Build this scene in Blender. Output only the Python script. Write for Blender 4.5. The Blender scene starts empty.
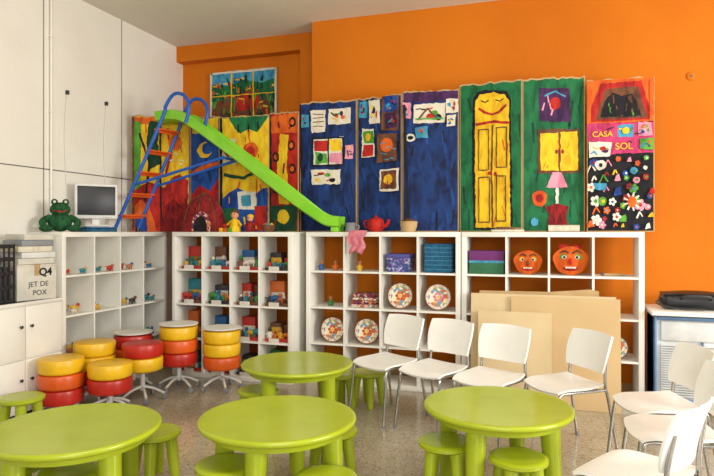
import bpy, bmesh, math, random
from mathutils import Vector, Matrix
random.seed(7)
sc=bpy.context.scene
try:
    sc.view_settings.view_transform='Standard'
except Exception: pass

# ---------------------------------------------------------------- materials
def lin(c):
    r=[]
    for v in c[:3]:
        v=v/255.0
        r.append(v/12.92 if v<=0.04045 else ((v+0.055)/1.055)**2.4)
    return (r[0],r[1],r[2],1)
_m={}
def mat(name,c,rough=0.6,metal=0.0,c2=None,scale=6.0,bump=0.0,spec=0.5,coat=0.0,detail=4,stretch=None,dist=0.0):
    if name in _m: return _m[name]
    m=bpy.data.materials.new(name); m.use_nodes=True
    nt=m.node_tree; bs=nt.nodes['Principled BSDF']
    bs.inputs['Roughness'].default_value=rough
    bs.inputs['Metallic'].default_value=metal
    bs.inputs['Specular IOR Level'].default_value=spec
    bs.inputs['Coat Weight'].default_value=coat
    if c2 is None: c2=tuple(v*0.92 for v in c)
    tc=nt.nodes.new('ShaderNodeTexCoord')
    nz=nt.nodes.new('ShaderNodeTexNoise'); nz.inputs['Scale'].default_value=scale; nz.inputs['Detail'].default_value=detail; nz.inputs['Distortion'].default_value=dist
    if stretch:
        mp=nt.nodes.new('ShaderNodeMapping'); mp.inputs['Scale'].default_value=stretch; mp.inputs['Rotation'].default_value=(0,0.3,0)
        nt.links.new(tc.outputs['Object'],mp.inputs['Vector']); nt.links.new(mp.outputs['Vector'],nz.inputs['Vector'])
    else: nt.links.new(tc.outputs['Object'],nz.inputs['Vector'])
    cr=nt.nodes.new('ShaderNodeValToRGB')
    cr.color_ramp.elements[0].position=0.35; cr.color_ramp.elements[0].color=lin(c2)
    cr.color_ramp.elements[1].position=0.6; cr.color_ramp.elements[1].color=lin(c)
    nt.links.new(nz.outputs['Fac'],cr.inputs['Fac'])
    nt.links.new(cr.outputs['Color'],bs.inputs['Base Color'])
    if bump>0:
        b=nt.nodes.new('ShaderNodeBump'); b.inputs['Strength'].default_value=bump; b.inputs['Distance'].default_value=0.01
        nt.links.new(nz.outputs['Fac'],b.inputs['Height']); nt.links.new(b.outputs['Normal'],bs.inputs['Normal'])
    _m[name]=m; return m
def vor(name,cols,scale=25,rough=0.5):
    if name in _m: return _m[name]
    m=bpy.data.materials.new(name); m.use_nodes=True
    nt=m.node_tree; bs=nt.nodes['Principled BSDF']; bs.inputs['Roughness'].default_value=rough
    tc=nt.nodes.new('ShaderNodeTexCoord'); v=nt.nodes.new('ShaderNodeTexVoronoi'); v.inputs['Scale'].default_value=scale
    sx=nt.nodes.new('ShaderNodeSeparateColor'); cr=nt.nodes.new('ShaderNodeValToRGB'); cr.color_ramp.interpolation='CONSTANT'
    nt.links.new(tc.outputs['Object'],v.inputs['Vector']); nt.links.new(v.outputs['Color'],sx.inputs[0]); nt.links.new(sx.outputs[0],cr.inputs['Fac'])
    e=cr.color_ramp.elements
    e[0].color=lin(cols[0]); e[0].position=0; e[1].color=lin(cols[1]); e[1].position=1.0/len(cols)
    for i in range(2,len(cols)):
        n=e.new(i/len(cols)); n.color=lin(cols[i])
    nt.links.new(cr.outputs['Color'],bs.inputs['Base Color'])
    _m[name]=m; return m

M_white=mat('white_laminate',(238,236,227),0.45,c2=(231,228,218),scale=3)
M_wallw=mat('white_painted_panel',(240,237,226),0.5,c2=(233,229,217),scale=1.2)
M_ceil=mat('ceiling_paint',(228,223,208),0.9,c2=(220,215,200),scale=1.0)
M_or=mat('orange_wall_paint',(212,117,12),0.8,c2=(203,108,8),scale=0.9,bump=0.05,spec=0.3)
M_seam=mat('panel_seam',(120,115,105),0.8)
M_green=mat('lime_green_plastic',(166,180,34),0.25,c2=(158,172,28),scale=4)
M_chair=mat('white_plastic',(240,239,233),0.32,c2=(234,233,227))
M_chrome=mat('brushed_chrome',(190,190,188),0.25,1.0)
M_wpaint=mat('white_metal',(225,225,220),0.4)
M_black=mat('black_plastic',(25,25,28),0.4)
M_dark=mat('dark_grey',(55,55,58),0.5)
M_grey=mat('grey_plastic',(140,142,145),0.5)
M_lgrey=mat('light_grey_plastic',(225,225,220),0.45)
M_card=mat('cardboard',(190,160,112),0.85,c2=(176,145,98))
M_tan=mat('cream_board',(218,196,152),0.7,c2=(210,186,142),scale=2)
M_yel=mat('yellow_plastic',(235,185,25),0.35)
M_red=mat('red_plastic',(190,38,26),0.35)
M_orp=mat('orange_plastic',(222,92,24),0.35)
M_blue=mat('blue_metal',(20,90,185),0.35)
M_slide=mat('slide_green',(140,212,50),0.35,c2=(125,202,40))
M_screen=mat('monitor_screen',(24,26,30),0.4)
def P(name,c,c2=None,scale=14,rough=0.7): 
    return mat(name,c,rough,c2=c2 or tuple(v*0.62 for v in c),scale=scale,bump=0.15,detail=8,stretch=(1,1,0.4),dist=0.8,spec=0.3)
p_navy=P('paint_navy',(22,54,112),(9,24,62))
p_mid=P('paint_mid_blue',(28,68,138),(16,44,100))
p_blue=P('paint_blue',(30,82,165),(16,48,115))
p_yel=P('paint_yellow',(236,198,34),(212,160,22))
p_red=P('paint_red',(190,38,28),(136,18,20))
p_orange=P('paint_orange',(222,104,26),(190,70,18))
p_green=P('paint_green',(28,112,66),(12,80,48))
p_lgreen=P('paint_light_green',(95,165,55),(55,125,40))
p_dgreen=P('paint_dark_green',(18,72,46),(10,48,34))
p_black=P('paint_black',(26,24,30),(10,10,14))
p_white=P('paint_white',(228,224,210),(196,190,176))
p_pink=P('paint_pink',(205,66,115),(165,40,85))
p_lpink=P('paint_light_pink',(228,155,172),(200,115,140))
p_purple=P('paint_purple',(76,36,86),(44,20,56))
p_brown=P('paint_brown',(116,72,46),(74,44,32))
p_cyan=P('paint_cyan',(75,160,190),(45,120,160))
p_paper=P('paper',(222,214,194),(204,194,172),20,0.8)
p_maroon=P('maroon_cloth',(150,36,36),(92,22,28),30,0.9)
p_skin=P('doll_skin',(225,165,115),(205,140,95),20,0.8)
M_pinkc=mat('pink_cloth',(215,130,140),0.95,c2=(190,100,115),scale=20)
M_teal=mat('teal_cloth',(20,95,130),0.8,c2=(12,70,105),scale=30)
m_plate=vor('painted_plate',[(236,224,196),(205,100,70),(120,150,178),(236,195,120),(236,224,196),(170,130,95),(236,224,196),(130,160,100)],30)
m_plaid=vor('patterned_cloth',[(150,40,50),(60,50,110),(200,120,60),(90,40,70),(220,190,170)],45,0.9)
m_boxp=vor('patterned_box',[(60,60,130),(130,110,170),(40,90,140),(180,170,200),(80,50,110)],50)
m_rug=vor('floral_print',[(215,205,190),(190,60,70),(90,120,70),(225,150,120),(235,225,210)],60)

def floor_mat():
    m=bpy.data.materials.new('terrazzo_floor'); m.use_nodes=True; nt=m.node_tree; bs=nt.nodes['Principled BSDF']
    tc=nt.nodes.new('ShaderNodeTexCoord')
    n1=nt.nodes.new('ShaderNodeTexNoise'); n1.inputs['Scale'].default_value=1.3; n1.inputs['Detail'].default_value=5
    n2=nt.nodes.new('ShaderNodeTexVoronoi'); n2.inputs['Scale'].default_value=85
    br=nt.nodes.new('ShaderNodeTexBrick'); br.offset=0; br.inputs['Scale'].default_value=1.0
    br.inputs['Brick Width'].default_value=0.4; br.inputs['Row Height'].default_value=0.4; br.inputs['Mortar Size'].default_value=0.0015
    for o in (n1,n2,br): nt.links.new(tc.outputs['Object'],o.inputs['Vector'])
    cr=nt.nodes.new('ShaderNodeValToRGB'); e=cr.color_ramp.elements
    e[0].position=0.35; e[0].color=lin((176,165,141)); e[1].position=0.65; e[1].color=lin((198,188,165))
    nt.links.new(n1.outputs['Fac'],cr.inputs['Fac'])
    sx=nt.nodes.new('ShaderNodeSeparateColor'); nt.links.new(n2.outputs['Color'],sx.inputs[0])
    cr2=nt.nodes.new('ShaderNodeValToRGB'); e=cr2.color_ramp.elements; cr2.color_ramp.interpolation='CONSTANT'
    e[0].position=0.0; e[0].color=(0.58,0.56,0.54,1); e[1].position=0.14; e[1].color=(0.80,0.79,0.78,1)
    q=e.new(0.4); q.color=(0.9,0.89,0.88,1); q=e.new(0.8); q.color=(1,1,1,1)
    nt.links.new(sx.outputs[0],cr2.inputs['Fac'])
    mx=nt.nodes.new('ShaderNodeMix'); mx.data_type='RGBA'; mx.blend_type='MULTIPLY'; mx.inputs[0].default_value=1
    nt.links.new(cr.outputs['Color'],mx.inputs[6]); nt.links.new(cr2.outputs['Color'],mx.inputs[7])
    mx2=nt.nodes.new('ShaderNodeMix'); mx2.data_type='RGBA'
    nt.links.new(br.outputs['Fac'],mx2.inputs[0]); nt.links.new(mx.outputs[2],mx2.inputs[6]); mx2.inputs[7].default_value=lin((130,120,100))
    nt.links.new(mx2.outputs[2],bs.inputs['Base Color']); bs.inputs['Roughness'].default_value=0.18
    return m
M_floor=floor_mat()

# ---------------------------------------------------------------- mesh builder
class B:
    def __init__(s,name):
        s.name=name; s.v=[]; s.f=[]; s.mi=[]; s.sm=[]; s.mats=[]; s.M=Matrix.Identity(4)
    def add(s,vs,fs,m,smooth=False):
        if m not in s.mats: s.mats.append(m)
        i=s.mats.index(m); o=len(s.v)
        for p in vs: s.v.append(tuple(s.M@Vector(p)))
        for f in fs: s.f.append([a+o for a in f]); s.mi.append(i); s.sm.append(smooth)
    def box(s,x0,x1,y0,y1,z0,z1,m,bev=0.0):
        bm=bmesh.new(); bmesh.ops.create_cube(bm,size=1)
        for v in bm.verts: v.co=Vector(((x0+x1)/2+v.co.x*(x1-x0),(y0+y1)/2+v.co.y*(y1-y0),(z0+z1)/2+v.co.z*(z1-z0)))
        if bev>0: bmesh.ops.bevel(bm,geom=bm.edges[:],offset=bev,segments=2,affect='EDGES',profile=0.5)
        bm.verts.index_update()
        s.add([v.co for v in bm.verts],[[v.index for v in f.verts] for f in bm.faces],m,False); bm.free()
    def tube(s,pts,r,m,n=10,cap=True):
        pts=[Vector(p) for p in pts]; rr=r if isinstance(r,(list,tuple)) else [r]*len(pts)
        vs=[];fs=[]; up=None
        for i,p in enumerate(pts):
            if i==0: d=pts[1]-p
            elif i==len(pts)-1: d=p-pts[i-1]
            else: d=(pts[i+1]-p).normalized()+(p-pts[i-1]).normalized()
            d.normalize()
            if up is None:
                a=Vector((0,0,1)) if abs(d.z)<0.9 else Vector((1,0,0))
                up=(a-d*a.dot(d)).normalized()
            else: up=(up-d*up.dot(d)).normalized()
            w=d.cross(up)
            for k in range(n):
                t=2*math.pi*k/n; vs.append(p+(up*math.cos(t)+w*math.sin(t))*rr[i])
        for i in range(len(pts)-1):
            for k in range(n):
                a=i*n+k;b=i*n+(k+1)%n; fs.append([a,b,b+n,a+n])
        s.add(vs,fs,m,True)
        if cap:
            s.add(vs[:n],[list(range(n))[::-1]],m,False); s.add(vs[-n:],[list(range(n))],m,False)
    def lathe(s,prof,c,m,n=32,sx=1,sy=1,cap=True):
        vs=[];fs=[]
        for (r,z) in prof:
            for k in range(n):
                t=2*math.pi*k/n; vs.append((c[0]+r*sx*math.cos(t),c[1]+r*sy*math.sin(t),c[2]+z))
        for i in range(len(prof)-1):
            for k in range(n):
                a=i*n+k;b=i*n+(k+1)%n; fs.append([a,b,b+n,a+n])
        s.add(vs,fs,m,True)
        if cap and prof[0][0]>1e-4: s.add(vs[:n],[list(range(n))[::-1]],m)
        if cap and prof[-1][0]>1e-4: s.add(vs[-n:],[list(range(n))],m)
    def ell(s,c,rx,ry,rz,m,n=16):
        pr=[(max(1e-5,math.cos(-math.pi/2+math.pi*i/10)),rz*math.sin(-math.pi/2+math.pi*i/10)) for i in range(11)]
        s.lathe(pr,c,m,n,rx,ry)
    def shell(s,fn,nu,nv,th,m):
        g=[[Vector(fn(-1+2*i/nu,-1+2*j/nv)) for j in range(nv+1)] for i in range(nu+1)]
        vs=[];W=nv+1
        nr=[]
        for i in range(nu+1):
            for j in range(nv+1):
                a=g[min(i+1,nu)][j]-g[max(i-1,0)][j]; b=g[i][min(j+1,nv)]-g[i][max(j-1,0)]
                nn=a.cross(b)
                nr.append(nn.normalized() if nn.length>1e-9 else Vector((0,0,1)))
        for k in range((nu+1)*W): vs.append(g[k//W][k%W]+nr[k]*th/2)
        for k in range((nu+1)*W): vs.append(g[k//W][k%W]-nr[k]*th/2)
        o=(nu+1)*W; fs=[]
        for i in range(nu):
            for j in range(nv):
                a=i*W+j; fs.append([a,a+W,a+W+1,a+1]); fs.append([a+o,a+1+o,a+W+1+o,a+W+o])
        for i in range(nu):
            a=i*W; fs.append([a,a+o,a+W+o,a+W]); a=i*W+nv; fs.append([a,a+W,a+W+o,a+o])
        for j in range(nv):
            a=j; fs.append([a,a+1,a+1+o,a+o]); a=nu*W+j; fs.append([a,a+o,a+1+o,a+1])
        s.add(vs,fs,m,True)
    def prism(s,pts,y0,y1,m):
        n=len(pts); vs=[(p[0],y0,p[1]) for p in pts]+[(p[0],y1,p[1]) for p in pts]
        fs=[list(range(n)),list(range(n,2*n))[::-1]]+[[i,i+n,(i+1)%n+n,(i+1)%n] for i in range(n)]
        s.add(vs,fs,m)
    def text(s,txt,size,x,y,z,m,bold=0.0):
        c=bpy.data.curves.new('tmp_txt','FONT'); c.body=txt; c.size=size; c.align_x='CENTER'; c.offset=bold
        o=bpy.data.objects.new('tmp_txt',c); sc.collection.objects.link(o)
        dg=bpy.context.evaluated_depsgraph_get(); me=o.evaluated_get(dg).to_mesh()
        s.add([(x+v.co.x,y,z+v.co.y) for v in me.vertices],[list(p.vertices) for p in me.polygons],m)
        o.evaluated_get(dg).to_mesh_clear(); bpy.data.objects.remove(o); bpy.data.curves.remove(c)
    def done(s,loc=(0,0,0),rot=0.0):
        me=bpy.data.meshes.new(s.name); me.from_pydata(s.v,[],s.f)
        for m in s.mats: me.materials.append(m)
        me.polygons.foreach_set('material_index',s.mi); me.polygons.foreach_set('use_smooth',s.sm)
        me.update()
        bm=bmesh.new(); bm.from_mesh(me); bmesh.ops.recalc_face_normals(bm,faces=bm.faces); bm.to_mesh(me); bm.free()
        try: me.set_sharp_from_angle(angle=math.radians(50))
        except Exception: pass
        o=bpy.data.objects.new(s.name,me); sc.collection.objects.link(o); o.location=loc; o.rotation_euler=(0,0,rot)
        return o
def smooth_path(p,k=6):
    p=[Vector(a) for a in p]; q=[p[0]]+p+[p[-1]]; out=[]
    for i in range(1,len(q)-2):
        for j in range(k):
            t=j/k; a,b,c,d=q[i-1],q[i],q[i+1],q[i+2]
            out.append(0.5*((2*b)+(c-a)*t+(2*a-5*b+4*c-d)*t*t+(3*b-a-3*c+d)*t**3))
    out.append(p[-1]); return out

# ---------------------------------------------------------------- room
CH=3.79; LX=-4.44
b=B('floor'); b.box(-4.6,5,-2.5,6.7,-0.1,0,M_floor); b.done()
b=B('ceiling'); b.box(-4.6,5,-2.5,6.7,CH,CH+0.1,M_ceil); b.done()
b=B('wall_left'); b.box(LX-0.15,LX,-2.5,6.7,0,CH,M_wallw)
b.box(LX,LX+0.003,-2.5,6.54,2.065,2.075,M_seam)
for y in (3.0,4.35,5.40): b.box(LX,LX+0.003,y-0.004,y+0.004,0,CH,M_seam)
b.done()
b=B('wall_back')
b.box(-2.50,5,6.10,6.7,0,CH,M_or)
b.box(LX,-2.50,6.54,6.7,0,CH,M_or)
b.box(-2.773,-2.50,6.40,6.54,0,CH,M_or)
b.box(LX,-2.773,6.40,6.54,3.60,CH,M_or)
b.done()
b=B('baseboard_back'); b.box(-2.5,5,6.085,6.10,0,0.08,M_card); b.done()
b=B('conduit_pipe'); b.tube([(LX+0.02,4.42,1.5),(LX+0.02,4.42,CH)],0.012,M_wallw)
for z in (1.9,2.6,3.3): b.box(LX,LX+0.035,4.4,4.44,z,z+0.02,M_wallw)
b.done()
for y,z in ((4.62,2.83),(5.15,2.83)):
    b=B('hanging_cord'); b.box(LX,LX+0.03,y-0.012,y+0.012,z-0.02,z+0.02,M_dark,0.003)
    b.tube(smooth_path([(LX+0.02,y,z),(LX+0.015,y-0.03,z-0.4),(LX+0.012,y-0.01,z-0.9)]),0.0035,M_white,6); b.done()
b=B('wall_cover_plate'); b.M=Matrix.Translation((1.20,6.10,2.90))@Matrix.Rotation(math.pi/2,4,'X'); b.lathe([(0.04,0),(0.04,0.01),(0.03,0.016),(0.001,0.018)],(0,0,0),M_or); b.lathe([(0.012,0.016),(0.012,0.022),(0.001,0.024)],(0,0,0),M_seam,12); b.done()

# ---------------------------------------------------------------- bookshelves
def bookshelf(W,H,D,loc,rot=0):
    b=B('cube_bookshelf'); T=0.045; t=0.018; e=0.002
    b.box(0,W,0,D,H-T,H,M_white,e); b.box(0,W,0,D,0,T,M_white,e)
    b.box(0,T,0,D,T,H-T,M_white,e); b.box(W-T,W,0,D,T,H-T,M_white,e)
    cw=(W-2*T-3*t)/4; chh=(H-2*T-3*t)/4
    for i in range(1,4):
        x=T+cw*i+t*(i-1); b.box(x,x+t,0.002,D-0.002,T,H-T,M_white)
        z=T+chh*i+t*(i-1); b.box(T,W-T,0.003,D-0.003,z,z+t,M_white)
    b.done(loc,rot)
    def cell(c,r):
        return T+c*(cw+t)+cw/2, T+(3-r)*(chh+t)+0.001, cw, chh
    return cell
H=1.49;D=0.39
U3=(-2.319,5.5,0); W3=1.525; c3=bookshelf(W3,H,D,U3)
U4=(-0.785,5.5,0); W4=1.52; c4=bookshelf(W4,H,D,U4)
U2=(-3.764,5.35,0); W2=1.362; c2=bookshelf(W2,H,D,U2)
U1=(-4.045,4.165,0); W1=1.485; c1=bookshelf(W1,H,D,U1,math.pi/2)

# ---------------------------------------------------------------- shelf toys
TC=[mat('toy_%d'%i,c,0.5) for i,c in enumerate([(190,42,32),(222,174,38),(56,122,58),(38,95,150),(210,104,34),(110,66,40),(46,44,46),(222,216,204),(36,130,145),(180,112,75)])]
def critter(b,x,y,z,s,m,m2):
    b.ell((x,y,z+0.55*s),0.6*s,0.32*s,0.32*s,m,10); b.ell((x+0.62*s,y,z+0.85*s),0.24*s,0.22*s,0.24*s,m2,8)
    for dx in (-0.35,0.35):
        for dy in (-0.17,0.17): b.tube([(x+dx*s,y+dy*s,z+0.5*s),(x+dx*s,y+dy*s,z)],0.09*s,m,6)
    b.tube([(x-0.5*s,y,z+0.6*s),(x-0.95*s,y,z+0.8*s)],[0.1*s,0.03*s],m,6)
def figure(b,x,y,z,s,m,m2):
    b.lathe([(0.3*s,0),(0.34*s,0.1*s),(0.2*s,0.6*s),(0.12*s,0.72*s)],(x,y,z),m,10); b.ell((x,y,z+0.92*s),0.22*s,0.22*s,0.24*s,m2,10)
    b.tube([(x-0.18*s,y,z+0.6*s),(x-0.42*s,y-0.1*s,z+0.35*s)],0.07*s,m,6); b.tube([(x+0.18*s,y,z+0.6*s),(x+0.42*s,y-0.1*s,z+0.35*s)],0.07*s,m,6)
b=B('clay_animal_figurines')
for r in range(4):
    for c in range(4):
        cx,cz,cw,ch=c1(c,r)
        for k in range(random.choice((2,3,3,4))):
            x=cx+random.uniform(-0.09,0.09); s=random.uniform(0.045,0.075)
            (critter if random.random()<0.7 else figure)(b,x,0.05+0.08*k,cz,s,random.choice(TC),random.choice(TC))
        if random.random()<0.35: b.box(cx-0.07,cx+0.05,0.28,0.36,cz,cz+random.uniform(0.05,0.12),random.choice(TC),0.006)
b.done(U1,math.pi/2)
b=B('small_toy_collection')
for r in range(4):
    for c in range(4):
        cx,cz,cw,ch=c2(c,r)
        col=random.choice([TC[0],TC[3],TC[8],TC[6],TC[2],TC[4],TC[6],TC[5]]); w_=random.uniform(0.10,0.16)
        b.box(cx-0.145,cx-0.145+w_,0.22,0.36,cz,cz+random.uniform(0.15,0.25),col,0.003)
        b.box(cx-0.13,cx-0.14+w_,0.214,0.2195,cz+0.02,cz+0.12,random.choice([TC[7],p_paper,TC[1],TC[6],TC[2]]),0.001)
        b.box(cx-0.14+w_+0.01,cx+0.14,0.26,0.38,cz,cz+random.uniform(0.10,0.26),random.choice([TC[6],TC[5],TC[0],TC[2],TC[6]]),0.003)
        b.box(cx-0.12,cx+0.12,0.05,0.17,cz,cz+0.028,random.choice([TC[6],TC[0],TC[6],TC[5]]),0.004)
        b.box(cx-0.06,cx+0.05,0.012,0.018,cz,cz+0.04,TC[7])
        for k in range(4):
            s=random.uniform(0.06,0.10)
            (critter if random.random()<0.45 else figure)(b,cx-0.095+0.06*k,0.11,cz+0.028,s,random.choice(TC),random.choice(TC))
b.done(U2)
b=B('finger_puppets')
for (c,r,dx) in ((0,0,0.05),(1,0,-0.06),(0,1,0.0),(0,0,-0.1)):
    cx,cz,cw,ch=c3(c,r); figure(b,cx+dx,0.12,cz,0.085,random.choice(TC[:5]),TC[9])
b.done(U3)
def plate(U,cell,c,r,dx=0,rad=0.125):
    cx,cz,cw,ch=cell(c,r); b=B('decorative_plate')
    b.M=Matrix.Translation((0,0,rad))@Matrix.Rotation(math.radians(80),4,'X')
    b.lathe([(0.001,0),(rad*0.6,0),(rad,0.008),(rad,0.013)],(0,0,0),p_white,32,cap=False)
    b.lathe([(rad,0.013),(rad*0.93,0.012)],(0,0,0),p_brown,32,cap=False)
    b.lathe([(rad*0.93,0.012),(rad*0.74,0.0085)],(0,0,0),p_paper,32,cap=False)
    b.lathe([(rad*0.74,0.0085),(rad*0.6,0.007),(0.001,0.007)],(0,0,0),m_plate,32,cap=False)
    ac=random.choice([p_orange,p_cyan,p_lpink])
    for k in range(10):
        t=k*0.628; b.ell((rad*0.84*math.cos(t),rad*0.84*math.sin(t),0.0105),0.009,0.009,0.0015,ac,8)
    for k in range(6):
        t=k*1.047; b.ell((rad*0.26*math.cos(t),rad*0.26*math.sin(t),0.0075),0.016,0.016,0.0018,ac,8)
    b.ell((0,0,0.008),0.014,0.014,0.002,p_yel,10)
    b.done((U[0]+cx+dx,U[1]+0.07,cz+0.002))
for a in ((U3,c3,2,1),(U3,c3,3,1),(U3,c3,0,2,0.04),(U3,c3,1,2,0.03),(U3,c3,2,2),(U4,c4,3,2,0,0.1)): plate(*a)
cx,cz,cw,ch=c3(3,0)
b=B('striped_fabric_box'); b.box(-0.13,0.13,0,0.25,0,0.27,M_teal,0.008)
for k in range(6): b.box(-0.131,0.131,-0.002,0.1,0.03+k*0.04,0.034+k*0.04,mat('stripe_light',(80,150,180)))
b.done((U3[0]+cx,U3[1]+0.06,cz))
cx,cz,cw,ch=c3(2,0)
b=B('patterned_gift_box'); b.box(-0.115,0.115,0,0.2,0,0.16,m_boxp,0.005); b.box(-0.12,0.12,-0.005,0.205,0.13,0.17,mat('violet_lid',(80,75,150)),0.004); b.done((U3[0]+cx-0.02,U3[1]+0.06,cz))
cx,cz,cw,ch=c3(1,1)
b=B('folded_cloth_stack')
for k in range(4): b.box(-0.13+0.005*k,0.13-0.004*k,0,0.24,k*0.033,k*0.033+0.031,(m_rug,m_plaid)[k%2],0.012)
b.done((U3[0]+cx,U3[1]+0.06,cz))
cx,cz,cw,ch=c4(0,0)
b=B('fabric_storage_box'); b.box(-0.155,0.155,0,0.25,0,0.11,mat('box_green',(50,110,75),0.8),0.006); b.box(-0.155,0.155,0.0,0.25,0.11,0.21,mat('box_purple',(110,45,110),0.8),0.006)
b.box(-0.157,0.157,-0.002,0.05,0.10,0.12,p_cyan); b.done((U4[0]+cx,U4[1]+0.05,cz))
def mask(U,cell,c,r,base,s,ears,acc):
    # papier-mache face: shallow curved shell standing on its chin
    cx,cz,cw,ch=cell(c,r); b=B('papier_mache_mask')
    def face(u,v):
        X=u*math.sqrt(1-v*v*0.5); Z=v*math.sqrt(1-u*u*0.5); w=1+0.06*math.sin(3*v)
        return (s*1.15*X*w,-s*0.42*(1-X*X*0.8-Z*Z*0.6),s*(1+Z))
    b.shell(face,20,20,0.008,base)
    for sg in (-1,1):
        b.ell((sg*s*0.42,-s*0.34,s*1.25),s*0.30,s*0.07,s*0.24,(p_yel if not ears else p_lgreen),14); b.ell((sg*s*0.42,-s*0.39,s*1.25),s*0.18,s*0.05,s*0.13,p_white,12); b.ell((sg*s*0.42,-s*0.43,s*1.25),s*0.09,s*0.03,s*0.09,p_black,10)
        b.tube(smooth_path([(sg*s*0.12,-s*0.38,s*1.52),(sg*s*0.42,-s*0.3,s*1.68),(sg*s*0.75,-s*0.2,s*1.5)]),s*0.07,p_brown,6)
        if ears: b.ell((sg*s*0.45,-s*0.05,s*1.98),s*0.36,s*0.12,s*0.2,p_red,12)
        b.ell((sg*s*0.72,-s*0.2,s*0.85),s*0.2,s*0.06,s*0.18,p_red,10)
    b.ell((0,-s*0.48,s*0.95),s*0.13,s*0.16,s*0.24,acc,12)
    b.ell((0,-s*0.33,s*0.48),s*0.5,s*0.07,s*0.2,p_red if not ears else p_maroon,14)
    b.box(-s*0.36,s*0.36,-s*0.42,-s*0.36,s*0.46,s*0.58,p_white,0.003)
    b.done((U[0]+cx,U[1]+0.13,cz+0.003))
mask(U4,c4,1,0,p_orange,0.105,False,p_brown)
mask(U4,c4,2,0,p_orange,0.125,True,p_red)
cx,cz,cw,ch=c4(3,0)
b=B('wooden_stick_toy'); b.tube([(-0.1,0,0.012),(0.08,0.02,0.012)],0.01,M_card,8); b.ell((-0.1,0,0.018),0.018,0.018,0.018,TC[5]); b.done((U4[0]+cx,U4[1]+0.12,cz))

def sheet(name,x,y,w,h,m,ang,th=0.012,pts=None):
    b=B(name); b.M=Matrix.Rotation(math.radians(-ang),4,'X')
    b.prism(pts or [(0,0),(w,0),(w,h),(0,h)],0,th,m); b.done((x,y,0.002))
sheet('leaning_cardboard_sheet',-0.62,5.41,1.0,1.0,M_card,4,pts=[(0,0),(1.0,0),(1.0,0.985),(0.93,1.0),(0.6,0.97),(0,0.965)])
sheet('leaning_board',-0.69,5.37,1.2,0.945,M_tan,4.2,0.018)
sheet('leaning_cardboard_sheet',-0.34,5.335,0.88,0.93,mat('tan_sheet',(208,178,130),0.75,c2=(198,168,120),scale=2),4.6,0.01)
sheet('leaning_board',-0.62,5.30,0.62,0.80,M_tan,5.2,0.01)

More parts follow.
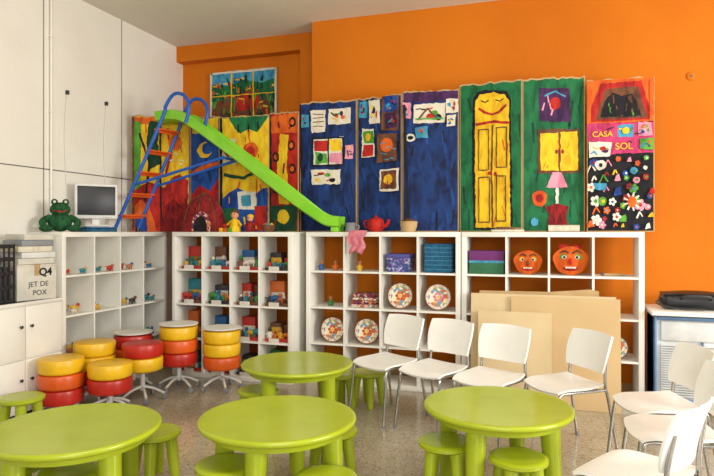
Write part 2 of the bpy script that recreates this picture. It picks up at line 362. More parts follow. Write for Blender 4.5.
# ---------------------------------------------------------------- painted panels
class Art:
    def __init__(s,name,p0,p1,H,base,fr,z0=1.493,th=0.012,wob=0.55):
        s.b=B(name); d=Vector((p1[0]-p0[0],p1[1]-p0[1])); s.W=d.length; s.H=H; s.fr=fr; s.wob=wob
        s.p0=p0; s.rot=math.atan2(d.y,d.x); s.z0=z0; s.L=1
        n=14; rnd=[random.uniform(-0.012,0.012) for _ in range(n+1)]
        if wob==0: rnd=[0]*(n+1)
        pts=[(0,0),(s.W,0)]+[(s.W*(1-i/n),H+rnd[i]) for i in range(n+1)]
        s.b.prism(pts,0,th,M_card)
        e=0.008
        s.b.prism([(e,e),(s.W-e,e)]+[(e+(s.W-2*e)*(1-i/n),H-0.014+rnd[i]) for i in range(n+1)],-0.001,0.001,base)
    def T(s,x,y): 
        a=s.fr; u=(x-a[0])/(a[2]-a[0])*s.W; v=(a[3]-y)/(a[3]-a[1])*s.H
        return (min(max(u,0.002),s.W-0.002),min(max(v,0.002),s.H-0.004))
    def poly(s,pts,m,wob=None):
        wob=s.wob if wob is None else wob
        y=-0.001-0.0007*s.L; s.L+=1
        if wob>0:
            q=[]
            for i in range(len(pts)):
                p,r=pts[i],pts[(i+1)%len(pts)]; l=math.hypot(r[0]-p[0],r[1]-p[1]); k=max(1,int(l/3.0))
                for j in range(k):
                    t=j/k; ww=min(wob,l*0.12)
                    q.append((p[0]+(r[0]-p[0])*t+random.uniform(-ww,ww),p[1]+(r[1]-p[1])*t+random.uniform(-ww,ww)))
            pts=q
        s.b.prism([s.T(*p) for p in pts],y,y+0.0006,m)
    def rect(s,x0,y0,x1,y1,m,j=0.9):
        r=lambda: random.uniform(-j,j)
        s.poly([(x0+r(),y1+r()),(x1+r(),y1+r()),(x1+r(),y0+r()),(x0+r(),y0+r())],m)
    def circ(s,cx,cy,rx,ry,m,n=14): 
        s.poly([(cx+rx*random.uniform(0.88,1.1)*math.cos(2*math.pi*k/n),cy-ry*random.uniform(0.88,1.1)*math.sin(2*math.pi*k/n)) for k in range(n)],m,0)
    def line(s,pts,w,m):
        for (a,c) in zip(pts[:-1],pts[1:]):
            l=math.hypot(c[0]-a[0],c[1]-a[1]) or 1; k=max(1,int(l/4)); nx,ny=-(c[1]-a[1])/l,(c[0]-a[0])/l
            up=[];dn=[]
            for j in range(k+1):
                t=j/k; off=random.uniform(-0.3,0.3)*min(1,w); ww=w/2*random.uniform(0.75,1.25)
                x=a[0]+(c[0]-a[0])*t+nx*off; y=a[1]+(c[1]-a[1])*t+ny*off
                up.append((x+nx*ww,y+ny*ww)); dn.append((x-nx*ww,y-ny*ww))
            s.poly(up+dn[::-1],m,0); s.L-=1
        s.L+=1
    def frame(s,x0,y0,x1,y1,w,m): s.line([(x0,y0),(x1,y0),(x1,y1),(x0,y1),(x0,y0-w/2)],w,m)
    def strokes(s,n,m,x0=None,y0=None,x1=None,y1=None,w=2.0,ln=18,ver=True):
        f=s.fr; x0=f[0]+2 if x0 is None else x0; y0=f[1]+3 if y0 is None else y0; x1=f[2]-2 if x1 is None else x1; y1=f[3]-2 if y1 is None else y1
        for _ in range(n):
            x=random.uniform(x0,x1); y=random.uniform(y0,y1); l=random.uniform(0.4,1)*ln; a=random.uniform(-0.35,0.35)+(math.pi/2 if ver else 0)
            x2=min(max(x+l*math.cos(a),x0),x1); y2=min(max(y+l*math.sin(a),y0),y1)
            s.line([(x,y),(x2,y2)],w*random.uniform(0.5,1.2),m); s.L-=1
        s.L+=1
    def drawing(s,x0,y0,x1,y1,cols,base=None):
        s.rect(x0,y0,x1,y1,base or p_paper,0.7)
        w,h=x1-x0,y1-y0
        for _ in range(6):
            c=random.choice(cols); x=random.uniform(x0+w*.2,x1-w*.2); y=random.uniform(y0+h*.25,y1-h*.25)
            if random.random()<0.5: s.circ(x,y,w*random.uniform(.07,.15),h*random.uniform(.08,.18),c,9)
            else: s.line([(x-w*.15,y+h*random.uniform(-.15,.15)),(x,y+h*random.uniform(-.15,.15)),(x+w*.15,y+h*random.uniform(-.15,.15))],1.2,c)
    def text(s,t,x,y,sz,m,bold=0.0):
        u,v=s.T(x,y); s.b.text(t,sz*s.H/(s.fr[3]-s.fr[1]),u,-0.003-0.0007*s.L,v,m,bold)
    def done(s): return s.b.done((s.p0[0],s.p0[1],s.z0),s.rot)
mix=[p_red,p_blue,p_lgreen,p_orange,p_purple,p_black,p_yel,p_cyan]

a=Art('painted_cardboard_scenery',(-4.36,5.46),(-3.79,5.70),1.27,p_yel,(132,112,190,231))
a.strokes(9,p_orange,w=1.6); a.rect(133,114,189,121,p_orange); a.rect(133,118,141,195,p_lgreen); a.poly([(150,118),(161,118),(158,140),(163,160),(150,168),(147,140)],p_dgreen)
a.poly([(133,231),(133,190),(142,184),(150,180),(158,184),(165,186),(172,176),(180,172),(189,178),(189,231)],p_red); a.strokes(10,p_maroon,134,188,188,229,3,14)
a.poly([(133,231),(133,208),(141,198),(150,206),(158,231)],p_orange); a.line([(140,130),(150,160),(146,200)],2.2,p_black); a.line([(168,125),(172,150),(166,175)],2,p_red)
a.circ(176,140,7,8,p_orange); a.line([(134,114),(134,229)],2,p_brown); a.line([(161,118),(162,229)],1.8,p_black); a.poly([(160,231),(165,205),(174,198),(184,205),(189,231)],p_maroon); a.rect(136,216,148,230,p_blue); a.strokes(6,p_white,165,125,188,170,1.3,8,False)
a.done()
a=Art('painted_cardboard_scenery',(-3.775,5.70),(-3.395,5.67),1.24,p_blue,(190,120,222,231))
a.strokes(8,p_navy,w=3); a.poly([(191,231),(191,195),(200,185),(212,192),(221,180),(221,231)],p_red); a.rect(192,122,220,136,p_yel); a.circ(206,152,8,8,p_yel); a.circ(209,150,6,6,p_blue)
a.line([(192,175),(205,168),(221,165)],4,p_orange); a.rect(196,205,214,230,p_purple); a.strokes(5,p_orange,192,195,220,229,2,12); a.done()
a=Art('painted_cardboard_scenery',(-3.385,5.67),(-2.825,5.71),1.23,p_yel,(222,118,270,231))
a.strokes(7,p_orange,w=1.5); a.poly([(231,119),(269,119),(263,129),(258,134),(250,131),(242,135),(236,130)],p_green); a.line([(240,134),(240,126)],1.5,p_black); a.line([(250,134),(250,126)],1.5,p_black); a.line([(260,132),(259,124)],1.5,p_black)
a.rect(224,140,238,165,p_white); a.circ(231,152,5,6,p_red); a.circ(252,152,8,8,p_orange); a.circ(252,152,4,4,p_red); a.strokes(6,p_red,240,136,268,180,1.2,8)
a.poly([(223,231),(223,200),(231,193),(240,188),(249,193),(256,196),(263,190),(269,188),(269,231)],p_blue); a.rect(240,192,258,210,p_white); a.rect(243,196,252,206,p_cyan); a.line([(226,175),(245,179),(266,168)],3,p_dgreen); a.line([(223,119),(223,231)],3,p_black)
a.rect(226,208,238,230,p_green); a.rect(257,206,268,230,p_red); a.strokes(6,p_yel,226,195,268,228,1.4,9); a.done()
a=Art('painted_cardboard_scenery',(-2.82,5.71),(-2.475,5.67),1.24,p_red,(270,118,300,231))
a.line([(271,119),(271,231)],2,p_black); a.rect(272,120,299,138,p_orange); a.poly([(281,138),(290,140),(288,170),(291,205),(280,205),(278,170)],p_yel)
for (x,y) in ((294,128),(293,150),(294,172),(277,160),(276,190),(292,195)): a.circ(x,y,3.6,5,p_black); a.circ(x,y,2,2.6,p_orange)
a.rect(272,206,299,230,p_dgreen); a.circ(285,217,6,7,p_yel); a.strokes(8,p_maroon,w=1.6,ln=10); a.done()

a=Art('painted_cardboard_backdrop',(-2.505,5.79),(-1.905,5.85),1.35,p_navy,(300,103,357,231))
a.strokes(14,p_mid,w=2.2,ln=22); a.strokes(6,p_black,w=1.4,ln=22)
a.rect(311,111,326,133,p_paper)
for y in (115,119,123,127): a.line([(313,y),(324,y+random.uniform(-.6,.6))],0.8,p_brown)
a.drawing(329,110,351,126,mix); a.rect(313,139,344,166,p_white); a.rect(315,141,328,152,p_red); a.rect(330,141,342,152,p_yel); a.rect(315,153.5,328,164,p_lgreen); a.rect(330,154,342,164,p_lpink); a.circ(321,158,3,4,p_dgreen); a.line([(329,140),(329,165)],1.4,p_black); a.frame(313,139,344,166,1.8,p_black)
a.drawing(312,170,341,184,mix); a.drawing(302,116,309,128,mix,p_cyan); a.drawing(346,146,354,160,mix,p_lpink)
a.line([(301,105),(303,228)],1.6,p_black); a.done()
a=Art('painted_cardboard_backdrop',(-1.895,5.85),(-1.415,5.78),1.36,p_navy,(357,100,405,231))
a.strokes(12,p_mid,w=2.2,ln=22); a.strokes(6,p_black,w=1.6,ln=22)
a.drawing(359,103,368,120,mix,p_cyan); a.drawing(370,103,382,126,mix)
a.rect(384,98,403,134,p_brown); a.drawing(386,101,401,116,mix,p_blue); a.drawing(388,118,400,131,mix,p_purple)
a.rect(363,131,377,158,p_paper); a.rect(364.5,133,375.5,145,p_lgreen); a.rect(364.5,147,375.5,157,p_red); a.circ(370,139,3,4,p_yel)
a.rect(380,137,401,164,p_brown); a.circ(390,148,7,7,p_orange); a.strokes(6,p_cyan,381,139,400,162,1.5,8,False)
a.rect(382,171,403,192,p_paper); a.rect(384,173,401,190,p_brown); a.circ(392,181,5,5,p_yel); a.strokes(5,p_red,385,174,400,189,1.2,6); a.done()
a=Art('painted_cardboard_backdrop',(-1.405,5.78),(-0.862,5.85),1.38,p_navy,(405,95,460,231))
a.strokes(14,p_mid,w=2.4,ln=24); a.strokes(8,p_black,w=1.8,ln=24)
a.poly([(406,96),(459,96),(459,103),(430,106),(406,104)],p_purple); a.drawing(416,107,447,126,mix); a.line([(420,123),(430,112),(440,123)],1.5,p_brown); a.line([(418,122),(445,122)],1.5,p_lgreen)
a.drawing(448,104,459,117,mix); a.drawing(418,130,430,140,mix,p_cyan); a.circ(413,140,5,4,p_white); a.circ(413,140,3,2,p_black); a.drawing(406,106,413,122,mix,p_lpink); a.drawing(449,120,457,130,mix)
a.line([(407,108),(411,228)],3,p_black); a.done()
a=Art('painted_cardboard_wardrobe',(-0.852,5.85),(-0.265,5.78),1.42,p_green,(460,88,523,231))
a.strokes(14,p_dgreen,w=2.4,ln=24)
a.poly([(475,229),(473,170),(473,112),(474,102),(478,97),(486,95),(497,96),(508,98),(512,104),(513,170),(514,229)],p_black); a.poly([(477,227),(476,170),(476,112),(477,104),(481,99),(495,98),(506,101),(510,107),(511,170),(512,227)],p_yel)
a.line([(482,105),(486,107),(490,105)],1.2,p_black); a.line([(497,105),(501,107),(505,105)],1.2,p_black); a.line([(480,112),(487,117),(494,119),(501,117),(508,111)],2.2,p_red)
a.line([(477,128),(494,126),(511,128)],2.4,p_red); a.line([(494,129),(493,175),(494,227)],1.6,p_brown); a.strokes(6,p_orange,478,130,510,226,1.0,14)
a.frame(480,133,490,172,1.1,p_brown); a.frame(498,132,508,170,1.1,p_brown); a.frame(480,179,491,222,1.1,p_brown); a.frame(498,178,507,221,1.1,p_brown)
a.circ(491,175,1.6,2,p_red); a.circ(497,176,1.6,2,p_red); a.done()
a=Art('painted_cardboard_wardrobe',(-0.26,5.78),(0.285,5.85),1.42,p_green,(523,88,585,231))
a.strokes(14,p_dgreen,w=2.4,ln=24)
a.rect(540,98,570,129,p_purple,1.3); a.strokes(6,p_lpink,543,102,567,125,1.4,9); a.circ(556,112,5,6,p_red); a.line([(545,105),(556,101),(566,106)],1.4,p_cyan)
a.rect(539,136,580,177,p_brown,0.6); a.rect(541.5,139,559,174,p_yel,0.7); a.rect(561,138.5,578,174,p_yel,0.7); a.circ(557,157,1.5,2,p_red); a.circ(563,157,1.5,2,p_red); a.strokes(4,p_orange,543,141,576,172,0.8,12)
a.poly([(547,190),(568,190),(562,176),(553,176)],p_lpink); a.rect(556,190,559,206,p_white,0.2); a.circ(540,200,8,8,p_orange); a.circ(540,200,4,4,p_red); a.poly([(548,231),(550,216),(546,208),(557,205),(569,208),(566,216),(570,231)],p_maroon); a.circ(535,222,4,4,p_cyan); a.done()
a=Art('painted_cardboard_house',(0.30,5.79),(0.855,5.81),1.36,p_black,(586,82,655,231))
a.rect(587,83,654,125,p_orange); a.poly([(588,123),(592,105),(600,86),(642,85),(648,104),(653,123)],p_red); a.poly([(595,121),(600,104),(606,91),(638,90),(643,106),(648,121)],p_brown); a.poly([(600,119),(604,104),(612,95),(622,99),(632,97),(638,106),(642,119)],p_black); a.strokes(8,p_brown,602,97,640,118,1.6,9); a.strokes(5,p_lgreen,600,104,640,119,1.2,5)
a.line([(588,83),(654,83)],3,p_orange); a.line([(588,84),(588,124)],4,p_orange); a.line([(652,84),(652,124)],4,p_orange)
a.rect(587,125,654,155,p_pink); a.drawing(618,127,634,139,mix,p_cyan); a.drawing(638,126,652,138,mix,p_lpink); a.circ(626,133,4,3.5,p_yel); a.strokes(6,p_purple,589,128,652,153,1.2,8,False)
a.text('CASA',602,138,7.5,p_yel,0.001); a.text('SOL',624,151,9,p_yel,0.001)
a.drawing(588,143,611,158,mix,p_white); a.drawing(640,141,653,152,mix,p_lgreen)
cols=[p_white,p_red,p_cyan,p_lgreen,p_yel,p_lpink,p_orange,p_blue,p_white]
random.seed(11)
for gy in range(8):
    for gx in range(6):
        x=593+gx*11+random.uniform(-3.5,3.5); y=163+gy*9+random.uniform(-3,3); r=random.uniform(1.8,4.8); c=random.choice(cols)
        k=random.random()
        if k<0.35:
            for q in range(5): a.circ(x+r*0.8*math.cos(q*1.257),y+r*0.8*math.sin(q*1.257),r*0.5,r*0.5,c,8); a.L-=1
            a.L+=1; a.circ(x,y,r*0.4,r*0.4,random.choice(cols),8); a.L-=2
        elif k<0.6: a.circ(x,y,r,r*0.9,c,9); a.circ(x+r*.2,y,r*.4,r*.4,random.choice(cols),7); a.L-=2
        elif k<0.8: a.line([(x-r,y+r),(x,y-r),(x+r,y+r*.5)],1.4,c); a.L-=1
        else: a.poly([(x-r,y+r),(x+r,y+r*.7),(x+r*.6,y-r),(x-r*.4,y-r*.6)],c); a.L-=1
a.L+=3
for k in range(9): a.line([(632,202),(632+9*math.cos(k*.7),202+9*math.sin(k*.7))],1.8,p_white); a.L-=1
a.L+=1
a.circ(632,202,4.5,5.5,p_orange); a.circ(600,166,6,5,p_white); a.circ(600,166,2,2,p_black); a.rect(594,184,606,190,p_cyan); a.done()
random.seed(5)
a=Art('framed_poster',(-4.03,6.515),(-3.12,6.515),0.60,p_green,(211,74,278,120),z0=2.86,th=0.02,wob=0.4)
a.poly([(212,75),(277,75),(277,84),(262,87),(245,83),(228,88),(212,85)],p_cyan); a.poly([(212,120),(212,104),(225,100),(240,106),(260,101),(277,105),(277,120)],p_brown)
a.poly([(236,98),(250,94),(262,100),(258,110),(240,112)],p_red); a.strokes(34,p_dgreen,213,78,276,118,2.4,9); a.strokes(20,p_lgreen,213,82,276,116,1.6,8); a.strokes(14,p_yel,213,78,276,116,1.4,6,False); a.strokes(16,p_orange,213,80,276,118,1.6,6); a.strokes(8,p_red,213,84,276,118,1.6,5)
a.line([(233,76),(233,119)],1.2,p_yel); a.line([(255,76),(255,119)],1.2,p_yel); a.line([(212,97),(277,97)],1.0,p_yel)
a.frame(212,75,277,119,2.2,p_paper); a.done()

# ---------------------------------------------------------------- slide
b=B('toy_slide')
path=smooth_path([(-3.95,5.44,2.66),(-3.72,5.45,2.66),(-3.53,5.45,2.57),(-2.9,5.49,2.12),(-2.4,5.53,1.745),(-2.15,5.58,1.575),(-1.98,5.60,1.55)],5)
hw=0.125
prof=[(-hw-0.02,0.085),(-hw+0.0,0.095),(-hw+0.02,0.03),(-hw+0.05,0.012),(hw-0.05,0.012),(hw-0.02,0.03),(hw-0.0,0.095),(hw+0.02,0.085),(hw,0.0),(hw-0.04,-0.014),(-hw+0.04,-0.014),(-hw,0.0)]
vs=[];fs=[];n=len(prof)
for i,p in enumerate(path):
    d=(path[min(i+1,len(path)-1)]-path[max(i-1,0)]).normalized(); w=Vector((0,0,1)).cross(d).normalized(); u=d.cross(w)
    for (q,h) in prof: vs.append(p+w*q+u*h)
for i in range(len(path)-1):
    for k in range(n): a_=i*n+k; b_=i*n+(k+1)%n; fs.append([a_,b_,b_+n,a_+n])
fs.append(list(range(n))); fs.append([len(vs)-n+k for k in range(n)][::-1])
b.add(vs,fs,M_slide,True)
b.box(-2.06,-1.99,5.50,5.69,1.491,1.54,M_slide,0.006)
foot=[(-4.28,5.10),(-4.20,5.36)]; top=[(-3.84,5.26),(-3.80,5.54)]
for (f,t) in zip(foot,top):
    pts=[(f[0],f[1],1.51),(t[0],t[1],2.62),(t[0]+0.06,t[1],2.78),(t[0]+0.16,t[1],2.90),(t[0]+0.28,t[1],2.88),(t[0]+0.34,t[1]+0.0,2.76),(t[0]+0.30,t[1]-0.0,2.60)]
    b.tube(smooth_path(pts,5),0.018,M_blue,10)
    b.lathe([(0.024,0),(0.024,0.05)],(f[0],f[1],1.491),M_black,12)
for k in range(5):
    t=0.12+k*0.2; p=[Vector((foot[i][0],foot[i][1],1.51)).lerp(Vector((top[i][0],top[i][1],2.62)),t) for i in (0,1)]
    b.tube(p,0.015,M_orp,8)
    vsx=[p[0]+Vector((-0.03,0,0.012)),p[0]+Vector((0.05,0,0.012)),p[1]+Vector((0.05,0,0.012)),p[1]+Vector((-0.03,0,0.012))]
    vsx+= [v+Vector((0,0,0.016)) for v in vsx]
    b.add(vsx,[[0,1,2,3],[4,5,6,7],[0,1,5,4],[1,2,6,5],[2,3,7,6],[3,0,4,7]],M_orp)
for i in (0,1):
    p=Vector((foot[i][0],foot[i][1],1.51)).lerp(Vector((top[i][0],top[i][1],2.62)),0.42)
    y=(5.33,5.60)[i]
    b.tube([p,(-3.15,y,2.24)],0.015,M_blue,8)
b.tube([(-3.15,5.33,2.24),(-3.15,5.60,2.24)],0.015,M_blue,8)
b.done()

# dome tent with ribbed canopy, dark inside of the doorway painted as a black sheet
b=B('red_play_tent')
R_=0.27; sy=0.44
def dome(u,v):
    t=math.pi*u; e=(v+1)/2*math.pi/2
    k=1-0.05*abs(math.sin(4*t))
    return (R_*k*math.cos(t)*math.cos(e),R_*k*sy*math.sin(t)*math.cos(e),0.39*math.sin(e))
b.shell(dome,48,12,0.004,p_maroon)
for k in range(8):
    t=k*math.pi/4; pts=[(R_*1.005*math.cos(t)*math.cos(e),R_*sy*1.005*math.sin(t)*math.cos(e),0.39*math.sin(e)+0.002) for e in [j*math.pi/2/9 for j in range(10)]]
    b.tube(pts,0.006,p_brown,6)
b.ell((0,0,0.40),0.02,0.02,0.02,p_brown,10)
arch=[(-0.105,0.0),(0.105,0.0),(0.105,0.09),(0.075,0.17),(0,0.215),(-0.075,0.17),(-0.105,0.09)]
b.M=Matrix.Translation((0.04,-0.113,0.0)); b.prism(arch,-0.010,0.03,m_plaid)
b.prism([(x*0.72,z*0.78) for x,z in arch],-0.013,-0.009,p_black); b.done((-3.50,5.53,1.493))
def doll(name,x,y,z,s,m,hair):
    b=B(name); figure(b,0,0,0,s,m,p_skin); b.ell((0,0.03*s,1.04*s),0.24*s,0.22*s,0.17*s,hair,10)
    for sg in (-1,1): b.ell((sg*0.08*s,-0.2*s,0.94*s),0.03*s,0.02*s,0.03*s,p_black,6); b.ell((sg*0.14*s,-0.1*s,0.04*s),0.09*s,0.12*s,0.07*s,hair,8)
    b.done((x,y,z))
doll('rag_doll',-3.09,5.46,1.492,0.19,p_yel,p_brown); doll('rag_doll',-2.92,5.47,1.492,0.15,p_maroon,p_yel)
b=B('woven_toy_basket'); b.lathe([(0.05,0),(0.07,0.03),(0.075,0.07),(0.068,0.07),(0.06,0.03),(0.045,0.01),(0.001,0.01)],(0,0,0),p_brown,16)
for k in range(5): b.ell((0.035*math.cos(k*1.25),0.035*math.sin(k*1.25),0.07),0.022,0.022,0.02,(p_yel,p_red,p_lgreen,p_orange,p_cyan)[k],8)
b.done((-2.73,5.50,1.492))
b=B('wooden_toy_blocks')
for (x,z,m_) in ((-0.05,0,p_yel),(0.0,0,p_orange),(0.05,0,p_lgreen),(-0.02,0.042,p_red)): b.box(x-0.02,x+0.02,-0.02,0.02,z,z+0.04,m_,0.004)
b.done((-3.31,5.375,1.492) if False else (-3.16,5.40,1.492))
# slim monitor
b=B('flat_screen_monitor')
b.box(-0.195,0.195,-0.02,0.012,0.0,0.34,M_lgrey,0.01); b.box(-0.12,0.12,0.012,0.035,0.07,0.26,M_lgrey,0.01)
b.box(-0.172,0.172,-0.023,-0.018,0.035,0.315,M_screen,0.002)
for k in range(4): b.box(0.06+k*0.022,0.07+k*0.022,-0.023,-0.018,0.012,0.018,M_grey)
b.box(-0.035,0.035,0.012,0.045,-0.06,0.12,M_lgrey,0.005); b.box(-0.11,0.11,-0.06,0.10,-0.073,-0.058,M_lgrey,0.005)
b.done((-4.21,4.76,1.618),math.radians(52))
b=B('blue_cloth_bundle'); b.box(-0.15,0.15,-0.11,0.11,0,0.032,M_teal,0.01); b.shell(lambda u,v:(0.15*u,0.12*v,0.039+0.004*math.sin(9*u+3*v)),14,10,0.006,mat('blue_cloth',(40,105,170),0.9)); b.done((-4.21,4.76,1.492),math.radians(70))
b=B('plush_frog'); g=P('plush_green',(40,95,55),(20,60,35),30,0.95)
b.ell((0,0,0.09),0.10,0.085,0.09,g,14); b.ell((0,-0.02,0.2),0.085,0.075,0.065,g,14)
for sg in (-1,1):
    b.ell((sg*0.045,-0.04,0.265),0.028,0.028,0.03,g,10); b.ell((sg*0.045,-0.065,0.268),0.012,0.006,0.012,p_white,8)
    b.tube(smooth_path([(sg*0.08,0,0.13),(sg*0.14,-0.05,0.09),(sg*0.12,-0.1,0.02)]),[0.03]*12+[0.022],g,8); b.ell((sg*0.11,-0.07,0.03),0.06,0.08,0.03,g,10)
b.tube(smooth_path([(-0.05,-0.088,0.19),(0,-0.098,0.178),(0.05,-0.088,0.19)]),0.005,p_red,6); b.done((-4.22,4.32,1.492),math.radians(45))
b=B('tin_pot'); b.lathe([(0.045,0),(0.05,0.01),(0.05,0.085),(0.055,0.09),(0.047,0.09),(0.044,0.01),(0.001,0.01)],(0,0,0),M_grey,20); b.tube(smooth_path([(0.05,0,0.07),(0.085,0,0.06),(0.08,0,0.025),(0.05,0,0.02)]),0.006,M_grey,6); b.done((-1.88,5.58,1.492))
b=B('red_teapot'); b.lathe([(0.05,0),(0.08,0.03),(0.09,0.07),(0.07,0.12),(0.04,0.135),(0.015,0.14),(0.015,0.155),(0.001,0.165)],(0,0,0),p_red,20)
b.tube(smooth_path([(0.075,0,0.05),(0.115,0,0.07),(0.13,0,0.12)]),[0.018]*12+[0.01],p_red,8); b.tube(smooth_path([(-0.07,0,0.11),(-0.12,0,0.1),(-0.11,0,0.05),(-0.07,0,0.04)]),0.009,p_red,8); b.done((-1.64,5.65,1.492))
b=B('wicker_basket'); b.lathe([(0.06,0),(0.08,0.05),(0.085,0.1),(0.078,0.1),(0.07,0.05),(0.05,0.01),(0.001,0.01)],(0,0,0),M_card,18); b.ell((0,0,0.09),0.065,0.065,0.04,p_brown); b.done((-1.30,5.60,1.492))
b=B('pink_cloth')
def pk(u,v):
    t=(v+1)/2
    return (0.09*u*(1-0.25*t)+0.015*math.sin(5*v), -0.012+0.012*math.sin(7*u+2*v)*t-0.008*t, 0.012-0.19*t-0.04*t*abs(u))
b.shell(pk,14,12,0.006,M_pinkc); b.box(-0.08,0.08,-0.005,0.05,0.001,0.014,M_pinkc,0.005); b.done((-1.78,5.480,1.492))
b=B('paper_tray'); b.box(-0.14,0.14,-0.1,0.1,0,0.02,p_paper,0.003); b.box(-0.1,0.05,-0.08,0.07,0.02,0.045,TC[5],0.006); b.tube([(-0.12,0.09,0.03),(0.13,-0.02,0.03)],0.008,M_card,6); b.done((-0.38,5.62,1.492))
b=B('white_paper_roll'); b.M=Matrix.Rotation(math.pi/2,4,'Y'); b.lathe([(0.012,-0.13),(0.03,-0.13),(0.03,0.13),(0.012,0.13)],(-0.03,0,0),p_paper,16); b.done((0.1,5.60,1.492))

# ---------------------------------------------------------------- left cabinet & boxes
b=B('white_storage_cabinet'); x0,x1=-4.43,-3.99; y0,y1=2.6,4.11
b.box(x0,x1-0.02,y0,y1,0.05,0.93,M_white); b.box(x0,x1,y0-0.005,y1+0.005,0.905,0.93,M_white,0.003); b.box(x0+0.02,x1-0.05,y0+0.02,y1-0.02,0,0.05,M_dark)
n=4; w=(y1-y0)/n
for i in range(n):
    for z0,z1 in ((0.06,0.47),(0.48,0.895)):
        b.box(x1-0.02,x1,y0+i*w+0.004,y0+(i+1)*w-0.004,z0,z1,M_white,0.003)
        yy=y0+i*w+(0.05 if i%2 else w-0.05); b.M=Matrix.Translation((x1,yy,(z0+z1)/2+0.05))@Matrix.Rotation(math.pi/2,4,'Y'); b.lathe([(0.006,0),(0.008,0.012),(0.014,0.02),(0.001,0.024)],(0,0,0),M_dark,12); b.M=Matrix.Identity(4)
b.done()
b=B('cardboard_box'); wb=mat('white_carton',(214,210,196),0.7); b.box(-0.17,0.17,0,0.28,0,0.29,wb,0.004); b.box(-0.17,0.17,-0.001,0.28,0.275,0.277,M_card); b.box(-0.025,0.025,-0.0015,0.28,0.2,0.2905,M_card)
b.text('Q4',0.085,0.07,-0.003,0.20,p_black,0.003); b.text('JET DE',0.06,0.01,-0.003,0.11,p_black); b.text('POX',0.06,0.02,-0.003,0.04,p_black); b.done((-4.03,3.885,0.932),math.radians(78))
b=B('stacked_game_boxes')
for k,(m_,o,w_) in enumerate(((wb,0,.16),(M_lgrey,0.02,.15),(p_paper,-0.01,.15),(M_grey,0.01,.14),(wb,0.022,.13))): b.box(-w_+o,w_+o,0,0.26,k*0.05,k*0.05+0.048,m_,0.004)
b.done((-4.06,3.91,1.224),math.radians(80))
b=B('black_plastic_crate'); w,dp,h=0.34,0.3,0.46
b.box(-w/2,w/2,0,dp,0,0.012,M_black)
for z in (0.0,0.11,0.22,0.33,0.43):
    b.box(-w/2,w/2,0,0.01,z,z+0.03,M_black); b.box(-w/2,w/2,dp-0.01,dp,z,z+0.03,M_black); b.box(-w/2,-w/2+0.01,0,dp,z,z+0.03,M_black); b.box(w/2-0.01,w/2,0,dp,z,z+0.03,M_black)
for k in range(9):
    x=-w/2+k*(w-0.012)/8; b.box(x,x+0.012,0,0.008,0,h,M_black); b.box(x,x+0.012,dp-0.008,dp,0,h,M_black)
b.box(-w/2+0.02,w/2-0.02,0.02,dp-0.02,0.012,0.28,M_dark,0.01); b.box(-0.1,0.12,0.04,0.2,0.28,0.40,M_grey,0.02); b.box(-0.14,-0.05,0.1,0.25,0.28,0.44,p_cyan,0.005)
b.done((-4.04,3.49,0.932),math.radians(82))

# ---------------------------------------------------------------- right: heater unit and bag
b=B('portable_radiator_heater'); bl=mat('blue_trim_plastic',(104,142,184),0.4); lb=mat('pale_plastic',(214,216,214),0.4)
b.box(0,0.72,0.03,0.40,0.08,0.80,lb,0.02)
b.box(0,0.02,0.0,0.40,0.08,0.80,bl,0.008); b.box(0.70,0.72,0.0,0.40,0.08,0.80,bl,0.008); b.box(0.02,0.70,0.0,0.03,0.77,0.80,bl,0.01); b.box(0.02,0.70,0.0,0.03,0.08,0.13,bl,0.01)
for k in range(22): z=0.15+k*0.0195; b.box(0.05,0.67,0.008,0.031,z,z+0.009,lb)
b.box(0.05,0.67,0.012,0.031,0.60,0.76,lb,0.006); b.box(0.45,0.64,0.006,0.014,0.63,0.71,M_lgrey,0.004)
for x in (0.50,0.58): b.M=Matrix.Translation((x,0.006,0.67))@Matrix.Rotation(math.pi/2,4,'X'); b.lathe([(0.022,0),(0.02,0.015),(0.001,0.016)],(0,0,0),M_grey,14); b.M=Matrix.Identity(4)
for x in (0.35,): b.box(x,x+0.012,0.002,0.03,0.13,0.6,bl,0.002)
for x in (0.06,0.62):
    b.box(x,x+0.05,0.02,0.40,0.045,0.085,M_grey,0.005)
    for y in (0.05,0.36): b.ell((x+0.025,y,0.024),0.02,0.024,0.024,M_black,10)
b.done((0.80,5.44,0))
b=B('white_shelf_board'); b.box(-0.03,0.85,-0.05,0.50,0.0,0.035,M_white,0.005); b.box(0.0,0.04,0.44,0.48,-0.81,0.0,M_white,0.003); b.box(0.80,0.84,0.44,0.48,-0.81,0.0,M_white,0.003); b.box(0.80,0.84,-0.03,0.01,-0.81,0.0,M_white,0.003); b.done((0.80,5.42,0.812))
b=B('black_laptop_bag'); b.box(0.0,0.5,0.03,0.27,0.0,0.13,M_black,0.045); b.shell(lambda u,v:(0.25+0.24*u,0.15+0.11*v,0.122+0.025*math.cos(u*1.3)*math.cos(v*1.3)),12,10,0.01,M_black); b.tube(smooth_path([(0.14,0.03,0.09),(0.17,-0.03,0.12),(0.33,-0.03,0.12),(0.36,0.03,0.09)]),0.01,M_dark,8)
b.tube(smooth_path([(0.02,0.1,0.1),(-0.04,0.05,0.05),(0.1,0.0,0.014),(0.3,-0.02,0.014)]),0.008,M_dark,6); b.done((0.87,5.48,0.849))

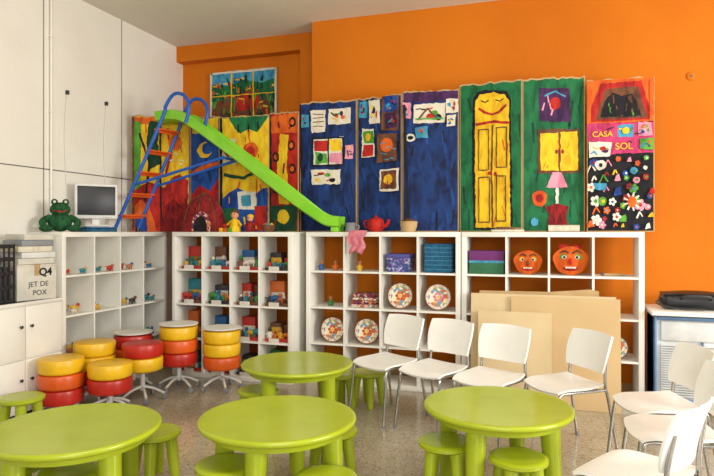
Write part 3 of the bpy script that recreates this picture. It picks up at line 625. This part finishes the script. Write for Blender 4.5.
# ---------------------------------------------------------------- tables, stools
def leg(b,x,y,h,r0,r1,sp):
    l=math.hypot(x,y); dx,dy=x/l*sp,y/l*sp
    n=6; pts=[(x+dx*(1-t/n),y+dy*(1-t/n),h*t/n) for t in range(n+1)]
    b.tube(pts,[r1*0.85]+[r1+(r0-r1)*(t/n) for t in range(1,n+1)],M_green,18)
def table(x,y,rot):
    b=B('round_childrens_table'); R=0.425; z=0.012
    b.lathe([(0.001,0.445+z),(R-0.03,0.445+z),(R-0.008,0.45+z),(R,0.46+z),(R,0.472+z),(R-0.006,0.479+z),(R-0.016,0.481+z),(R-0.03,0.479+z),(0.001,0.479+z)],(0,0,0),M_green,64)
    b.lathe([(R-0.1,0.42),(R-0.06,0.42),(R-0.05,0.446+z)],(0,0,0),M_green,48)
    for k in range(4):
        t=math.pi/4+k*math.pi/2; leg(b,0.30*math.cos(t),0.30*math.sin(t),0.446+z,0.058,0.042,0.03)
    b.done((x,y,0),rot)
for x,y,r in [(-0.30,3.56,28),(-1.415,2.965,50),(-2.335,2.49,28),(-1.86,4.24,26)]: table(x,y,math.radians(r))
def stool(x,y,rot=0):
    b=B('childrens_stool'); R=0.155
    b.lathe([(0.001,0.265),(R-0.012,0.265),(R,0.275),(R,0.292),(R-0.01,0.30),(R-0.03,0.30),(0.001,0.296)],(0,0,0),M_green,36)
    for k in range(4):
        t=math.pi/4+k*math.pi/2; leg(b,0.095*math.cos(t),0.095*math.sin(t),0.268,0.038,0.028,0.03)
    b.done((x,y,0),rot)
for i,(x,y) in enumerate([(-3.66,3.387),(-2.64,2.33),(-2.30,2.40),(-2.27,3.05),(-1.60,2.73),(-1.05,2.74),(-1.27,3.42),(-1.50,4.93),(-0.58,3.42),(-0.17,3.30),(-1.72,4.78),(-2.12,4.10)]): stool(x,y,i*0.4)

# ---------------------------------------------------------------- chairs
def chair(x,y,fx,fy):
    b=B('white_chair')
    k=0.2; kb=0.13
    def seat(u,v): 
        X=0.21*u*math.sqrt(1-k*v*v); Y=0.205*v*math.sqrt(1-k*u*u)
        z=0.445+0.012*u*u+(0.012*max(0,v)**2)-0.022*max(0,-v-0.5)**2*4
        return (X,Y,z)
    b.shell(seat,16,16,0.014,M_chair)
    def back(u,v):
        X=0.205*u*math.sqrt(1-kb*v*v)*(1+0.03*v); Z=0.665+0.13*v*math.sqrt(1-kb*u*u)
        return (X,0.236+0.035*v-0.035*u*u+0.012*v*v,Z)
    b.shell(back,16,12,0.013,M_chair)
    for sg in (-1,1):
        b.tube(smooth_path([(sg*0.205,0.285,0.0),(sg*0.19,0.215,0.38),(sg*0.182,0.20,0.45),(sg*0.175,0.205,0.56),(sg*0.165,0.228,0.70)],4),0.0105,M_chrome,10)
        b.tube(smooth_path([(sg*0.20,-0.215,0.0),(sg*0.187,-0.175,0.36),(sg*0.18,-0.155,0.42),(sg*0.178,-0.08,0.43),(sg*0.182,0.20,0.43)],4),0.0105,M_chrome,10)
        b.lathe([(0.014,0),(0.014,0.02)],(sg*0.205,0.285,0),M_grey,10); b.lathe([(0.014,0),(0.014,0.02)],(sg*0.20,-0.215,0),M_grey,10)
    b.tube([(-0.18,-0.12,0.428),(0.18,-0.12,0.428)],0.009,M_chrome,8); b.tube([(-0.18,0.16,0.428),(0.18,0.16,0.428)],0.009,M_chrome,8)
    b.done((x,y,0),math.atan2(fx,-fy))
for a in ((-1.28,4.67,-.50,-.86),(-0.86,4.53,-.45,-.89),(-0.43,4.38,-.42,-.91),(0.07,4.36,-.80,-.60),(0.60,4.03,-.95,-.31),(0.59,3.52,-.965,-.10),(0.34,2.86,-.86,.5)): chair(*a)

# ---------------------------------------------------------------- swivel stools
def swivel(x,y,zb,drums,cap,rot=0):
    b=B('swivel_stool')
    for k in range(5):
        t=rot+k*2*math.pi/5; c,s=math.cos(t),math.sin(t)
        b.tube(smooth_path([(0.02*c,0.02*s,0.12),(0.10*c,0.10*s,0.10),(0.185*c,0.185*s,0.055)],4),0.012,M_wpaint,8)
        b.M=Matrix.Translation((0.187*c,0.187*s,0.024))@Matrix.Rotation(t+0.8,4,'Z')@Matrix.Rotation(math.pi/2,4,'X'); b.lathe([(0.012,-0.012),(0.024,-0.01),(0.024,0.01),(0.012,0.012)],(0,0,0),M_grey,12); b.M=Matrix.Identity(4)
    b.tube([(0,0,0.09),(0,0,zb+0.01)],0.022,M_wpaint,12)
    z=zb; R=0.172
    for m in drums:
        b.lathe([(R-0.02,z),(R-0.004,z+0.008),(R,z+0.02),(R+0.004,z+0.10),(R-0.002,z+0.115),(R-0.02,z+0.12),(0.001,z+0.12)],(0,0,0),m,32); z+=0.122
    if cap: b.lathe([(R*0.5,z),(R+0.006,z+0.012),(R+0.01,z+0.022),(R-0.01,z+0.024),(0.001,z+0.016)],(0,0,0),M_white,32)
    b.done((x,y,0))
swivel(-3.79,3.89,0.11,[M_red,M_orp,M_yel],False,0.3)
swivel(-3.82,4.30,0.17,[M_red,M_yel,M_yel],False,0.6)
swivel(-3.45,4.06,0.18,[M_red,M_yel],False,0.1)
swivel(-3.45,4.47,0.27,[M_yel,M_red],False,0.5)
swivel(-3.36,4.88,0.24,[M_red,M_orp,M_yel],True,0.9)
swivel(-3.78,4.76,0.28,[M_orp,M_red],True,0.2)
swivel(-2.98,5.02,0.20,[M_orp,M_yel,M_yel],True,0.4)

# ---------------------------------------------------------------- lighting
w=bpy.data.worlds.new('World'); sc.world=w; w.use_nodes=True
bg=w.node_tree.nodes['Background']; bg.inputs[0].default_value=(0.97,0.98,1,1); bg.inputs[1].default_value=0.58
def area(name,loc,tgt,sx,sy,e,col):
    l=bpy.data.lights.new(name,'AREA'); l.shape='RECTANGLE'; l.size=sx; l.size_y=sy; l.energy=e; l.color=col
    o=bpy.data.objects.new(name,l); sc.collection.objects.link(o); o.location=loc
    o.rotation_euler=(Vector(tgt)-Vector(loc)).to_track_quat('-Z','Y').to_euler(); return o
area('window_light',(4.6,2.6,2.1),(-3,4.2,1.6),2.2,1.6,290,(1,0.97,0.93))
area('overhead_fill',(-0.6,1.5,3.7),(-0.8,2.6,0),1.8,0.9,60,(1,0.96,0.90))  # added fill from above, stands for no ceiling fitting
area('rear_fill',(1.0,-2.0,2.0),(-2.2,5,1.6),2.6,1.8,125,(1,0.98,0.95))  # added fill from behind the camera, no known window there

# ---------------------------------------------------------------- camera
cd=bpy.data.cameras.new('camera'); cam=bpy.data.objects.new('camera',cd); sc.collection.objects.link(cam)
cam.location=(0,0,1.49); cam.rotation_euler=(math.radians(90),0,math.radians(18))
cd.sensor_width=36; cd.lens=600/714*36; cd.shift_y=-6/714; cd.clip_start=0.05
sc.camera=cam
